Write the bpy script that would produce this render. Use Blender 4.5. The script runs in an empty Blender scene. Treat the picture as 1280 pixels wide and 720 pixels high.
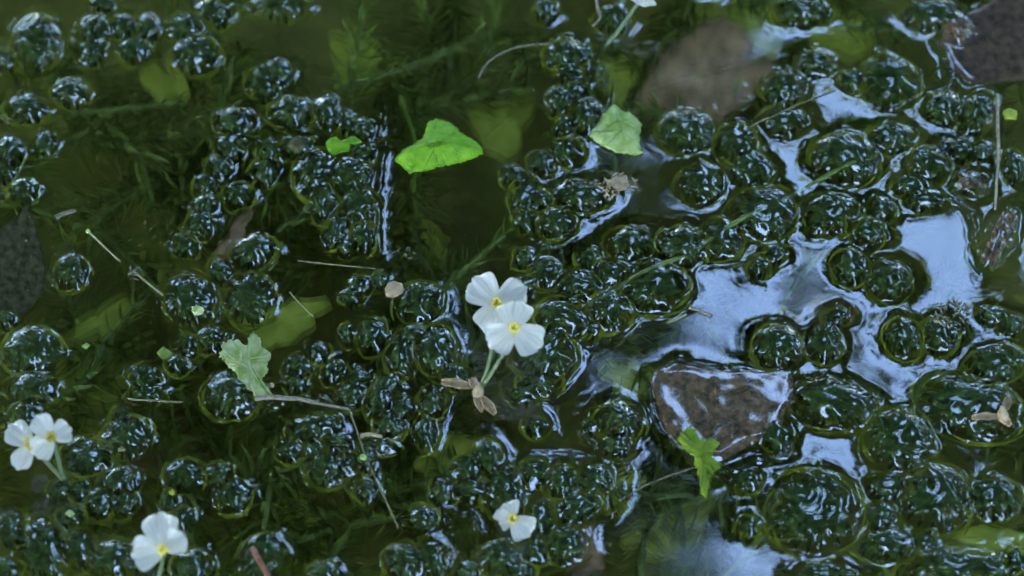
import bpy, math, random
import numpy as np
from mathutils import Vector, Matrix

random.seed(7)
rng = np.random.default_rng(7)
R = math.radians
scene = bpy.context.scene
COL = scene.collection

# ------------------------------------------------------------------ camera
TILT = R(25.0)                    # off the vertical
DIST = 0.803
LENS = 85.0
PX = 0.34 / 1280.0                # metres per photo pixel at the middle of the frame
CAM = Vector((0.0, -DIST * math.sin(TILT), DIST * math.cos(TILT)))
cam_data = bpy.data.cameras.new("camera")
cam_data.lens = LENS
cam_data.sensor_width = 36.0
cam_data.clip_start = 0.01
cam_data.clip_end = 400.0
cam_data.dof.use_dof = True
cam_data.dof.focus_distance = DIST - 0.004
cam_data.dof.aperture_fstop = 5.6
cam = bpy.data.objects.new("camera", cam_data)
cam.location = CAM
cam.rotation_euler = (TILT, 0.0, 0.0)
COL.objects.link(cam)
scene.camera = cam
V_RIGHT = Vector((1, 0, 0))
V_UP = Vector((0, math.cos(TILT), math.sin(TILT)))
V_FWD = Vector((0, math.sin(TILT), -math.cos(TILT)))

# ------------------------------------------------------------------ sky, sun, exposure
SUN_EL, SUN_AZ = R(48.0), R(215.0)
world = bpy.data.worlds.new("World")
scene.world = world
world.use_nodes = True
wn = world.node_tree
sky = wn.nodes.new("ShaderNodeTexSky")
sky.sky_type = 'NISHITA'
sky.sun_disc = False
sky.sun_elevation = SUN_EL
sky.sun_rotation = SUN_AZ
sky.air_density = 1.0
sky.dust_density = 0.8
sky.ozone_density = 2.2
bg = wn.nodes["Background"]
bg.inputs[1].default_value = 0.15
wn.links.new(sky.outputs[0], bg.inputs[0])
sd = bpy.data.lights.new("sun", 'SUN')
sd.energy = 3.0
sd.angle = R(2.0)
sd.color = (1.0, 0.95, 0.86)
sun = bpy.data.objects.new("sun", sd)
to_sun = Vector((math.sin(SUN_AZ) * math.cos(SUN_EL), math.cos(SUN_AZ) * math.cos(SUN_EL), math.sin(SUN_EL)))
sun.rotation_euler = (-to_sun).to_track_quat('-Z', 'Y').to_euler()
sun.location = (0, 0, 12)
COL.objects.link(sun)
scene.view_settings.view_transform = 'Standard'
scene.view_settings.look = 'None'
scene.view_settings.gamma = 1.0
scene.view_settings.use_curve_mapping = False
scene.view_settings.exposure = 5.1
cy = scene.cycles
cy.use_denoising = True
cy.max_bounces = 7
cy.diffuse_bounces = 2
cy.glossy_bounces = 4
cy.volume_bounces = 1
cy.transmission_bounces = 6
cy.transparent_max_bounces = 8
cy.caustics_refractive = True
cy.caustics_reflective = True
cy.sample_clamp_indirect = 6.0
cy.blur_glossy = 0.3

# ------------------------------------------------------------------ helpers
def ray(x, y):
    k = 36.0 / LENS / 1280.0
    return (V_RIGHT * ((x - 640) * k) + V_UP * ((360 - y) * k) + V_FWD).normalized()

def px(x, y, z=0.0):
    """photo pixel -> point at height z (above the water)"""
    d = ray(x, y)
    return CAM + d * ((z - CAM.z) / d.z)

def sub(x, y, depth):
    """photo pixel -> point that lies depth below the still water, bent at the surface"""
    d = ray(x, y)
    p = px(x, y, 0.0)
    n = Vector((0, 0, 1)); c = -d.z; e = 1 / 1.33
    t = (d * e + n * (e * c - math.sqrt(1 - e * e * (1 - c * c)))).normalized()
    return p + t * (depth / -t.z)

def mesh_obj(name, verts, faces, mat=None, parent=None, smooth=True):
    me = bpy.data.meshes.new(name)
    me.from_pydata([tuple(v) for v in verts], [], faces)
    if smooth:
        me.polygons.foreach_set("use_smooth", [True] * len(me.polygons))
    if mat: me.materials.append(mat)
    o = bpy.data.objects.new(name, me)
    COL.objects.link(o)
    if parent:
        o.parent = parent
        o.matrix_parent_inverse = Matrix.Translation(-parent.location)
    return o

def empty(name, loc):
    o = bpy.data.objects.new(name, None)
    o.empty_display_size = 0.005
    o.location = loc
    COL.objects.link(o)
    return o

def tag(o, label, cat, group=None, kind=None):
    o["label"] = label; o["category"] = cat
    if group: o["group"] = group
    if kind: o["kind"] = kind
    return o

def spline(pts, n):
    """Catmull-Rom through pts"""
    P = [Vector(p) for p in pts]
    if len(P) == 2:
        return [P[0].lerp(P[1], i / (n - 1)) for i in range(n)]
    P = [P[0] * 2 - P[1]] + P + [P[-1] * 2 - P[-2]]
    out = []; m = len(P) - 3
    for i in range(n):
        t = i / (n - 1) * m; k = min(int(t), m - 1); t -= k
        a, b, c, d = P[k:k + 4]
        out.append(0.5 * ((2 * b) + (c - a) * t + (2 * a - 5 * b + 4 * c - d) * t * t + (3 * b - a - 3 * c + d) * t ** 3))
    return out

def tube(path, radii, sides=6):
    V, F = [], []
    n = len(path)
    for i, p in enumerate(path):
        t = (path[min(i + 1, n - 1)] - path[max(i - 1, 0)])
        t = t.normalized() if t.length > 1e-9 else Vector((0, 0, 1))
        a = t.cross(Vector((0.31, 0.17, 0.93)))
        if a.length < 1e-4: a = t.cross(Vector((1, 0, 0)))
        a.normalize(); b = t.cross(a)
        r = radii[i] if hasattr(radii, '__len__') else radii
        for s in range(sides):
            an = 2 * math.pi * s / sides
            V.append(p + a * (r * math.cos(an)) + b * (r * math.sin(an)))
    for i in range(n - 1):
        for s in range(sides):
            s2 = (s + 1) % sides
            F.append((i * sides + s, i * sides + s2, (i + 1) * sides + s2, (i + 1) * sides + s))
    F.append(tuple(range(sides))[::-1]); F.append(tuple((n - 1) * sides + s for s in range(sides)))
    return V, F

# ------------------------------------------------------------------ materials
def nodes(name):
    m = bpy.data.materials.new(name); m.use_nodes = True
    nt = m.node_tree
    return m, nt, nt.nodes["Principled BSDF"]

def plant_mat(name, c1, c2, scale=300, rough=0.35, coat=0.0, coat_rough=0.06, trans=0.0, bump=0.0, bscale=900,
              detail=4, c3=None, spec=0.5, stretch=None):
    m, nt, b = nodes(name)
    L = nt.links
    tc = nt.nodes.new("ShaderNodeNewGeometry")
    src = tc.outputs["Position"]
    if stretch:
        mp = nt.nodes.new("ShaderNodeMapping"); mp.inputs["Scale"].default_value = stretch
        L.new(src, mp.inputs[0]); src = mp.outputs[0]
    nz = nt.nodes.new("ShaderNodeTexNoise")
    nz.inputs["Scale"].default_value = scale; nz.inputs["Detail"].default_value = detail
    L.new(src, nz.inputs["Vector"])
    cr = nt.nodes.new("ShaderNodeValToRGB")
    e = cr.color_ramp.elements
    e[0].position = 0.32; e[0].color = (*c1, 1)
    e[1].position = 0.68; e[1].color = (*c2, 1)
    if c3:
        x = e.new(0.80); x.color = (*c3, 1)
    L.new(nz.outputs["Fac"], cr.inputs[0])
    col = cr.outputs[0]
    oi = nt.nodes.new("ShaderNodeObjectInfo")
    hsv = nt.nodes.new("ShaderNodeHueSaturation")
    mr = nt.nodes.new("ShaderNodeMapRange")
    mr.inputs["To Min"].default_value = 0.75; mr.inputs["To Max"].default_value = 1.3
    L.new(oi.outputs["Random"], mr.inputs[0]); L.new(mr.outputs[0], hsv.inputs["Value"])
    L.new(col, hsv.inputs["Color"]); col = hsv.outputs[0]
    L.new(col, b.inputs["Base Color"])
    b.inputs["Roughness"].default_value = rough
    b.inputs["Specular IOR Level"].default_value = spec
    b.inputs["Coat Weight"].default_value = coat
    b.inputs["Coat Roughness"].default_value = coat_rough
    if bump:
        n2 = nt.nodes.new("ShaderNodeTexNoise"); n2.inputs["Scale"].default_value = bscale
        n2.inputs["Detail"].default_value = 3
        L.new(src, n2.inputs["Vector"])
        bp = nt.nodes.new("ShaderNodeBump"); bp.inputs["Strength"].default_value = 1.0
        bp.inputs["Distance"].default_value = bump
        L.new(n2.outputs["Fac"], bp.inputs["Height"]); L.new(bp.outputs[0], b.inputs["Normal"])
    if trans:
        tr = nt.nodes.new("ShaderNodeBsdfTranslucent"); L.new(col, tr.inputs["Color"])
        mx = nt.nodes.new("ShaderNodeMixShader"); mx.inputs[0].default_value = trans
        L.new(b.outputs[0], mx.inputs[1]); L.new(tr.outputs[0], mx.inputs[2])
        L.new(mx.outputs[0], nt.nodes["Material Output"].inputs["Surface"])
    return m

def water_mat():
    m, nt, b = nodes("pond_water")
    nt.nodes.remove(b); L = nt.links
    out = nt.nodes["Material Output"]
    lw = nt.nodes.new("ShaderNodeLayerWeight"); lw.inputs["Blend"].default_value = 0.5
    pw = nt.nodes.new("ShaderNodeMath"); pw.operation = 'POWER'; pw.inputs[1].default_value = 5.0
    ma = nt.nodes.new("ShaderNodeMath"); ma.operation = 'MULTIPLY_ADD'; ma.inputs[1].default_value = 0.93; ma.inputs[2].default_value = 0.082
    L.new(lw.outputs["Facing"], pw.inputs[0]); L.new(pw.outputs[0], ma.inputs[0])
    rf = nt.nodes.new("ShaderNodeBsdfRefraction"); rf.inputs["IOR"].default_value = 1.30
    rf.inputs["Roughness"].default_value = 0.0
    tp = nt.nodes.new("ShaderNodeBsdfTransparent")
    m1 = nt.nodes.new("ShaderNodeMixShader"); m1.inputs[0].default_value = 0.5
    L.new(rf.outputs[0], m1.inputs[1]); L.new(tp.outputs[0], m1.inputs[2])
    gl = nt.nodes.new("ShaderNodeBsdfGlossy"); gl.inputs["Roughness"].default_value = 0.045
    mx = nt.nodes.new("ShaderNodeMixShader")
    L.new(ma.outputs[0], mx.inputs[0]); L.new(m1.outputs[0], mx.inputs[1]); L.new(gl.outputs[0], mx.inputs[2])
    L.new(mx.outputs[0], out.inputs["Surface"])
    return m

def murk_mat():
    m, nt, b = nodes("murky_water")
    nt.nodes.remove(b)
    va = nt.nodes.new("ShaderNodeVolumeAbsorption")
    va.inputs["Color"].default_value = (0.60, 0.71, 0.10, 1); va.inputs["Density"].default_value = 3.5
    vs = nt.nodes.new("ShaderNodeVolumeScatter")
    vs.inputs["Color"].default_value = (0.78, 0.82, 0.22, 1); vs.inputs["Density"].default_value = 0.5
    ad = nt.nodes.new("ShaderNodeAddShader")
    nt.links.new(va.outputs[0], ad.inputs[0]); nt.links.new(vs.outputs[0], ad.inputs[1])
    nt.links.new(ad.outputs[0], nt.nodes["Material Output"].inputs["Volume"])
    return m

def petal_mat():
    m, nt, b = nodes("white_petal"); L = nt.links
    at = nt.nodes.new("ShaderNodeAttribute"); at.attribute_name = "along"
    cr = nt.nodes.new("ShaderNodeValToRGB"); e = cr.color_ramp.elements
    e[0].position = 0.03; e[0].color = (0.80, 0.62, 0.10, 1)
    e[1].position = 0.17; e[1].color = (0.90, 0.89, 0.86, 1)
    L.new(at.outputs["Fac"], cr.inputs[0])
    av = nt.nodes.new("ShaderNodeAttribute"); av.attribute_name = "vein"
    mv = nt.nodes.new("ShaderNodeMix"); mv.data_type = 'RGBA'; mv.blend_type = 'MULTIPLY'
    L.new(av.outputs["Fac"], mv.inputs["Factor"]); L.new(cr.outputs[0], mv.inputs[6]); mv.inputs[7].default_value = (0.80, 0.84, 0.82, 1)
    class _O: outputs = [mv.outputs[2]]
    cr = _O
    L.new(cr.outputs[0], b.inputs["Base Color"])
    b.inputs["Roughness"].default_value = 0.55
    b.inputs["Specular IOR Level"].default_value = 0.3
    tr = nt.nodes.new("ShaderNodeBsdfTranslucent"); L.new(cr.outputs[0], tr.inputs["Color"])
    mx = nt.nodes.new("ShaderNodeMixShader"); mx.inputs[0].default_value = 0.42
    L.new(b.outputs[0], mx.inputs[1]); L.new(tr.outputs[0], mx.inputs[2])
    L.new(mx.outputs[0], nt.nodes["Material Output"].inputs["Surface"])
    return m

M = dict(
    water=water_mat(),
    murk=murk_mat(),
    mud=plant_mat("pond_mud", (0.10, 0.10, 0.025), (0.22, 0.20, 0.06), scale=35, rough=0.9, bump=0.004, bscale=90),
    tip=plant_mat("wet_waterweed", (0.011, 0.027, 0.007), (0.055, 0.095, 0.024), scale=420, rough=0.5, spec=0.08,
                  bump=0.00012, bscale=1500),
    deep=plant_mat("submerged_waterweed", (0.09, 0.15, 0.022), (0.25, 0.33, 0.06), scale=120, rough=0.5, trans=0.25),
    halo=plant_mat("olive_light_ring", (0.11, 0.15, 0.010), (0.27, 0.30, 0.03), scale=120, rough=0.5, spec=0.1, trans=0.2),  # olive of the arcs that imitate the film's green light rings
    stem=plant_mat("waterweed_stem", (0.10, 0.17, 0.02), (0.20, 0.28, 0.04), scale=200, rough=0.35, coat=0.4),
    petal=petal_mat(),
    stamen=plant_mat("yellow_stamen", (0.88, 0.68, 0.08), (0.92, 0.80, 0.20), scale=900, rough=0.6),
    stalk=plant_mat("pale_stalk", (0.16, 0.24, 0.12), (0.26, 0.34, 0.18), scale=300, rough=0.4, trans=0.2),
    withered=plant_mat("withered_petal", (0.60, 0.40, 0.22), (0.85, 0.66, 0.44), scale=500, rough=0.6, trans=0.25, bump=0.0003, bscale=700),
    bright=plant_mat("bright_leaf", (0.15, 0.40, 0.008), (0.29, 0.58, 0.018), scale=260, rough=0.45, coat=0.12, trans=0.35, bump=0.0007, bscale=600,
                     c3=(0.30, 0.48, 0.06)),
    pale=plant_mat("pale_leaf", (0.22, 0.40, 0.035), (0.54, 0.66, 0.27), scale=230, rough=0.5, coat=0.15, trans=0.2, bump=0.0003, bscale=400),
    torn=plant_mat("pale_torn_leaf", (0.36, 0.48, 0.09), (0.68, 0.74, 0.40), scale=260, rough=0.6, trans=0.15, bump=0.0003, bscale=500),
    frond=plant_mat("moss_frond", (0.24, 0.42, 0.010), (0.42, 0.60, 0.025), scale=260, rough=0.5, trans=0.3, bump=0.0006, bscale=700),
    brown=plant_mat("sodden_leaf", (0.045, 0.036, 0.016), (0.28, 0.17, 0.08), scale=380, rough=0.25, spec=0.4, bump=0.0010, bscale=700, detail=8,
                    c3=(0.30, 0.15, 0.05)),
    darkbrown=plant_mat("rotting_leaf", (0.035, 0.026, 0.014), (0.14, 0.09, 0.055), scale=330, rough=0.42, spec=0.3, bump=0.0008, bscale=260),
    grey=plant_mat("grey_leaf", (0.035, 0.036, 0.015), (0.11, 0.105, 0.055), scale=420, rough=0.75, spec=0.15, bump=0.0004, bscale=500),
    sunk_yellow=plant_mat("sunken_yellow_leaf", (0.30, 0.38, 0.03), (0.55, 0.60, 0.08), scale=120, rough=0.7, trans=0.1),
    sunk_brown=plant_mat("sunken_brown_leaf", (0.13, 0.09, 0.045), (0.42, 0.26, 0.14), scale=130, rough=0.7),
    twig=plant_mat("grey_twig", (0.20, 0.16, 0.12), (0.42, 0.36, 0.28), scale=500, rough=0.6),
    redtwig=plant_mat("red_twig", (0.16, 0.045, 0.025), (0.26, 0.09, 0.05), scale=400, rough=0.5, coat=0.3),
    straw=plant_mat("straw", (0.22, 0.20, 0.09), (0.40, 0.36, 0.20), scale=400, rough=0.5),
    debris=plant_mat("debris", (0.12, 0.11, 0.08), (0.34, 0.30, 0.22), scale=600, rough=0.6),
    bark=plant_mat("bark", (0.05, 0.04, 0.03), (0.12, 0.10, 0.075), scale=9, rough=0.9, bump=0.02, bscale=14),
    crown=plant_mat("tree_leaf", (0.07, 0.11, 0.010), (0.16, 0.20, 0.018), scale=2, rough=0.5, trans=0.5),
)

# ------------------------------------------------------------------ ground: pond bottom and bank, one sheet
POND = 3.0
u = np.linspace(-1, 1, 181)
ax = np.sign(u) * (0.35 * np.abs(u) + 59.65 * np.abs(u) ** 5)
gx, gy = np.meshgrid(ax, ax, indexing='xy')
mxn = np.maximum(np.abs(gx), np.abs(gy))
t = np.clip((mxn - 2.3) / 0.9, 0, 1); t = t * t * (3 - 2 * t)
near = mxn < 1.0
gz = -0.085 + 0.20 * t + np.where(near, 0.012 * (np.sin(gx * 31 + 1.3) * np.cos(gy * 27) + 0.6 * np.sin(gx * 73 + gy * 58)), 0) \
    + rng.normal(0, 0.0025, gx.shape) + np.clip(mxn - 4, 0, 60) * 0.004
n = len(ax)
idx = np.arange(n * n).reshape(n, n)
gf = np.stack([idx[:-1, :-1], idx[:-1, 1:], idx[1:, 1:], idx[1:, :-1]], -1).reshape(-1, 4)
o = mesh_obj("ground", np.stack([gx, gy, gz], -1).reshape(-1, 3).tolist(), gf.tolist(), M['mud'])
o["kind"] = "structure"

# ------------------------------------------------------------------ waterweed tips traced from the photograph: x, y, rx, ry (photo pixels), turn (deg)
TIPS = [
 (45,50,27,33,0),(118,35,17,17,0),(113,63,15,14,0),(153,30,15,14,20),(167,60,16,13,0),(185,33,13,15,0),(230,30,20,14,0),(267,13,20,15,0),
 (242,65,24,21,0),(88,113,18,15,0),(33,133,22,16,0),(55,178,14,13,0),(10,187,16,19,0),(4,214,12,11,0),(28,235,16,13,0),(127,2,14,9,0),(4,72,11,11,0),
 (325,98,14,16,0),(349,87,13,13,0),(333,115,12,9,0),(293,150,20,16,0),(286,183,13,16,-25),(275,207,13,15,-25),(297,241,15,13,0),(257,228,13,11,0),
 (347,5,32,13,0),(363,138,23,17,0),(412,138,15,20,0),(433,153,9,11,0),(452,160,14,13,0),(372,181,19,12,0),(335,186,12,12,0),(331,211,15,15,0),
 (455,187,13,9,0),(393,213,21,26,10),(437,217,24,21,30),(403,251,13,20,0),(447,257,18,22,25),(420,285,13,19,15),(454,293,13,15,0),(430,308,11,8,0),
 (253,253,13,10,0),(249,279,16,14,0),(230,304,13,11,0),(315,311,24,17,-15),(275,337,11,15,-20),(88,338,17,17,0),(237,373,26,28,-15),(310,371,26,27,-20),
 (263,422,14,14,0),(233,430,11,11,0),(40,438,30,24,0),(40,484,27,17,0),(180,469,15,15,0),(220,453,10,10,0),(6,396,11,8,0),
 (450,353,13,11,0),(475,348,9,9,0),(438,368,10,8,0),(524,375,25,21,0),(397,437,12,11,0),(465,417,15,18,0),(513,416,15,10,0),(545,436,20,27,-10),(501,445,15,19,0),
 (372,456,15,13,0),(369,477,12,8,0),(417,462,13,12,0),(449,471,15,12,0),(484,477,13,13,0),(433,414,8,11,0),(657,352,12,10,0),(570,467,14,11,0),
 (33,518,13,12,0),(150,517,9,8,0),(158,545,25,22,0),(107,568,27,18,0),(148,600,19,16,0),(123,628,15,14,0),(152,629,14,12,0),(73,612,12,12,0),(97,611,10,11,0),
 (87,643,13,12,0),(230,592,20,17,0),(272,591,14,13,0),(291,617,18,17,0),(210,625,8,10,0),(225,647,13,12,0),(290,490,28,24,0),(10,660,17,20,0),(50,683,28,34,-25),
 (7,708,14,10,0),(97,683,18,20,-20),(138,696,25,19,0),(240,708,22,18,0),(180,712,14,11,0),(328,695,22,25,20),(182,491,18,9,0),
 (437,491,17,14,0),(475,498,15,19,0),(502,507,12,12,0),(540,500,13,15,0),(487,528,16,15,0),(385,534,22,14,-15),(410,531,12,12,0),(360,560,13,12,0),
 (392,561,10,10,0),(532,537,13,18,0),(407,583,20,18,0),(433,580,9,10,0),(423,552,17,6,5),(472,554,19,7,5),(455,571,9,13,0),(457,610,12,10,0),
 (608,570,15,18,-15),(583,587,17,15,-30),(553,613,13,14,0),(587,611,17,11,0),(630,612,23,29,-15),(528,647,15,15,0),(507,700,21,20,0),(541,698,17,22,-20),
 (625,695,23,17,0),(583,711,15,10,0),(403,713,17,10,0),
 (668,590,17,17,0),(702,601,19,17,0),(742,597,20,16,0),(721,634,27,16,-25),(674,645,17,22,0),(708,678,22,19,0),(670,688,14,12,0),(650,712,16,10,0),
 (773,523,26,21,0),(771,554,17,14,0),(738,531,10,8,0),(670,530,13,11,0),(653,489,19,10,0),
 (1043,503,48,27,8),(973,543,18,19,0),(936,598,14,11,0),
 (1127,550,39,36,20),(1110,605,23,15,0),(1102,643,19,16,0),(1107,678,32,18,0),(1170,623,40,38,-25),(1158,675,16,12,0),
 (1243,620,33,24,0),(1030,716,35,12,0),(1272,698,13,15,0),
 (653,245,14,11,0),(675,247,12,11,0),(657,271,13,12,0),(697,275,20,17,0),(788,302,26,20,0),(735,320,12,10,0),(765,338,19,15,0),(852,305,28,22,0),(902,295,24,22,0),
 (952,264,38,31,-15),(950,331,11,10,0),(817,356,39,28,-10),(722,356,26,19,0),(763,386,24,21,0),(683,338,18,16,0),(656,320,13,12,0),(740,408,9,8,0),
 (702,395,30,22,20),(680,440,34,29,15),(673,476,25,13,0),(870,0,1,1,0),
 (767,20,20,18,0),(683,10,13,13,0),(707,66,23,18,0),(730,62,10,10,0),(712,88,15,10,0),(699,123,13,17,0),(721,110,12,11,0),(732,143,19,21,0),(705,154,11,12,0),
 (708,187,19,15,0),(678,200,16,15,0),(645,217,16,12,0),(660,231,15,10,0),(858,160,30,25,0),(921,175,23,22,0),(936,208,24,22,0),(878,226,26,24,0),(725,243,33,17,0),
 (1003,10,33,18,0),(980,108,23,20,0),(981,148,26,19,0),(1020,77,20,16,0),(1067,97,14,12,0),(1113,100,32,34,-15),(1163,14,31,20,0),(1180,133,22,18,0),
 (1057,196,37,30,0),(1115,170,26,18,0),(1222,140,17,29,25),(1162,203,24,21,0),(1203,187,13,12,0),(1230,187,12,10,0),(1183,182,10,9,0),(1213,228,21,17,0),(1140,230,20,13,0),
 (1268,205,13,20,0),(1040,264,31,23,0),(1102,258,15,14,0),(1085,288,18,16,0),(968,316,12,10,0),(1020,285,8,6,0),(1065,331,19,20,0),(1112,348,25,22,0),(973,432,27,24,0),
 (1030,426,20,22,0),(1047,393,14,9,0),(1130,420,21,22,0),(1175,417,20,19,0),(1157,248,25,11,0),(1267,404,13,12,0),(1240,390,14,8,0),
 (1198,38,21,23,0),(1248,296,17,40,25),
]
TIPS += [(1018,637,54,47,0), (1212,508,60,36,12), (1200,708,62,20,0), (1248,452,34,20,-10), (937,655,12,10,0)]
TIPS = [t for t in TIPS if t[2] > 2]
BROWN_TIP = {(1198, 38), (1248, 296), (1213, 228)}
# a few more outside the frame so that the pond goes on
for k in range(34):
    while True:
        x, y = random.uniform(-110, 1390), random.uniform(-90, 810)
        if -35 < x < 1315 and -35 < y < 755: continue
        r = random.uniform(13, 28)
        if all((x - a[0]) ** 2 + (y - a[1]) ** 2 > (r + a[2]) ** 2 * 0.8 for a in TIPS): break
    TIPS.append((x, y, r, r * random.uniform(0.8, 1.1), random.uniform(-30, 30)))

# ------------------------------------------------------------------ height of the water film over everything
CELL = 0.0005
X0, X1, Y0, Y1 = -0.225, 0.225, -0.145, 0.165
nx, ny = int((X1 - X0) / CELL) + 1, int((Y1 - Y0) / CELL) + 1
xs, ys = np.linspace(X0, X1, nx), np.linspace(Y0, Y1, ny)
GX, GY = np.meshgrid(xs, ys, indexing='xy')

def fft_noise(size_m, seed):
    r = np.random.default_rng(seed)
    f = np.fft.rfft2(r.normal(size=(ny, nx)))
    ky = np.fft.fftfreq(ny, CELL)[:, None]; kx = np.fft.rfftfreq(nx, CELL)[None, :]
    f *= np.exp(-(kx ** 2 + ky ** 2) * size_m ** 2 * 2)
    z = np.fft.irfft2(f, s=(ny, nx))
    return z / z.std()

def blur(A, sigma):
    f = np.fft.rfft2(A)
    ky = np.fft.fftfreq(ny, CELL)[:, None]; kx = np.fft.rfftfreq(nx, CELL)[None, :]
    return np.fft.irfft2(f * np.exp(-2 * (math.pi * sigma) ** 2 * (kx ** 2 + ky ** 2)), s=(ny, nx))

WX, WY = fft_noise(0.004, 1) * 0.0006, fft_noise(0.004, 2) * 0.0006
RIP = fft_noise(0.006, 3)
OWN = np.full((ny, nx), -1, np.int32); ORR = np.full((ny, nx), 1.06)
ACC = np.zeros((ny, nx)); RAD = np.zeros((ny, nx)); BUMP = np.zeros((ny, nx))
domes = []

def dome_z(rr):            # height of a tip over its own radius, 1 at the middle
    return 1.0 - 0.56 * rr ** 2.2

for i, (x, y, rx, ry, rot) in enumerate(TIPS):
    c = px(x, y, 0.0012)
    sc = (px(x + 1, y) - px(x, y)).length
    big = math.sqrt(rx * ry) > 27 or x > 640
    ax_, ay_ = (1.0 if big else 1.08) * rx * sc, (1.0 if big else 1.08) * ry * sc / math.cos(TILT) * 0.97
    rm = math.sqrt(ax_ * ay_)
    h = min(0.0025, 0.0005 + 0.24 * rm) * random.uniform(0.8, 1.15)
    a = R(-rot); ca, sa = math.cos(a), math.sin(a)
    # leaves of this tip, laid over the dome
    lv = []
    nl = int(np.clip(4 + rm / 0.0007, 6, 24))
    ga = random.uniform(0, 6.28)
    mode = random.random()
    for k in range(nl):
        lay = k / nl
        if (x, y) == (1248, 296):
            if k > 3: break
            ang = math.pi / 2 + random.uniform(-.06, .06); r0 = -0.95
            L = 1.9; w = .30; off = (-.5, .45, -.05, .2)[k]
        else:
            ang = ga + random.gauss(0, .9) + (math.pi if random.random() < .5 else 0)
            L = random.uniform(0.55, 1.0)
            r0 = random.uniform(-0.75, 0.75 - L * .8)
            w = float(np.clip(0.00125 / rm, 0.16, 0.34)) * random.uniform(0.8, 1.3)
            lim = 0.75
            off = random.uniform(-lim, lim) * math.sqrt(max(1 - (r0 + L * .5) ** 2, .1))
        lv.append((ang, r0, L, w, off, off * .85 + random.uniform(-.18, .18), (0.030 + 0.045 * lay) * (1.15 if x < 620 else 0.62)))
    domes.append(dict(c=c, ax=ax_, ay=ay_, rm=rm, h=h, ca=ca, sa=sa, leaves=lv, px=(x, y), R=math.sqrt(rx * ry)))
    m = 0.022 + rm
    j0, j1 = np.searchsorted(xs, [c.x - m, c.x + m]); i0, i1 = np.searchsorted(ys, [c.y - m, c.y + m])
    if j1 - j0 < 3 or i1 - i0 < 3: continue
    S_ = np.s_[i0:i1, j0:j1]
    dx, dy = GX[S_] + WX[S_] - c.x, GY[S_] + WY[S_] - c.y
    U, V = (dx * ca + dy * sa) / ax_, (-dx * sa + dy * ca) / ay_
    r = np.sqrt(U * U + V * V)
    d = np.maximum(r - 1, 0) * rm
    ph = random.uniform(0, 6.28)
    tail = 0.44 * (0.75 * np.exp(-d / 0.0013) + 0.25 * np.exp(-d / 0.0030))
    ring = 0.000024 * np.sin(2 * math.pi * d / 0.0023 + ph + 0.6 * RIP[S_]) * np.exp(-d / 0.0030) * (1 - np.exp(-d / 0.0006))
    Hd = h * np.where(r < 1, dome_z(r), tail)
    ACC[S_] += np.maximum(Hd, 0) ** 2.3
    win = r < ORR[S_]; OWN[S_][win] = i; ORR[S_][win] = r[win]
    RAD[S_] += ring
    # the film drapes over the leaves
    U2, V2 = (GX[S_] - c.x), (GY[S_] - c.y)
    U2, V2 = (U2 * ca + V2 * sa) / ax_, (-U2 * sa + V2 * ca) / ay_
    bm = np.zeros_like(r)
    for (ang, r0, L, w, off, bend, up) in lv:
        p = U2 * math.cos(ang) + V2 * math.sin(ang); q = -U2 * math.sin(ang) + V2 * math.cos(ang)
        tt = (p - r0) / L
        tc = np.clip(tt, 0, 1)
        ww = w * np.sqrt(np.clip(np.sin(np.pi * (0.08 + 0.86 * tc)), 0.02, 1))
        qq = (q - off * (1 - tc) - bend * tc * tc) / ww
        bu = np.where((tt > 0) & (tt < 1) & (np.abs(qq) < 1), (0.55 + 0.45 * (1 - qq * qq)) * (up * rm), 0)
        bm = np.maximum(bm, bu)
    BUMP[S_] = np.maximum(BUMP[S_], bm)

H = ACC ** (1 / 2.3)
H = blur(H, 0.00042)
H = 0.80 * H + 0.42 * blur(H, 0.0017)         # the film bridges neighbouring tips
PHI = blur(np.minimum(H, .0012), 0.0014) / .0012
PHI += 0.05 * fft_noise(0.02, 8)
lines = np.sin(2 * math.pi * PHI / 0.17) * np.clip((PHI - .05) / .15, 0, 1) * np.clip((ORR - .9) / .15, 0, 1)
H = H + 0.6 * RAD + blur(lines, 0.0003) * 0.000028 + blur(BUMP, 0.00065) * 0.92

# thin ridges where the film clings to something: points, height, half width
RIDGES = [
 ([(472,135),(476,190),(474,250),(474,315)], 0.0006, 0.0018), ([(474,318),(440,322),(410,318)], 0.0003, 0.0025),
 ([(738,60),(750,95),(757,135)], 0.0009, 0.0011), ([(335,508),(365,498),(400,500),(438,512)], 0.0013, 0.0013),
 ([(815,470),(812,505),(826,540),(850,562),(880,577)], 0.0010, 0.0016), ([(815,468),(850,452),(905,466),(990,466)], 0.0009, 0.0014),
 ([(725,540),(745,560),(775,575),(780,600),(765,640)], 0.0009, 0.0013), ([(895,595),(940,578),(990,570)], 0.0008, 0.0016),
 ([(535,630),(570,640),(590,640),(600,665),(625,672)], 0.0007, 0.0012), ([(1185,250),(1212,265),(1222,300),(1250,330)], 0.0010, 0.0012),
 ([(1190,105),(1185,80),(1172,55)], 0.0009, 0.0013), ([(690,680),(688,640),(700,620)], 0.0006, 0.0011),
]
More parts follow.
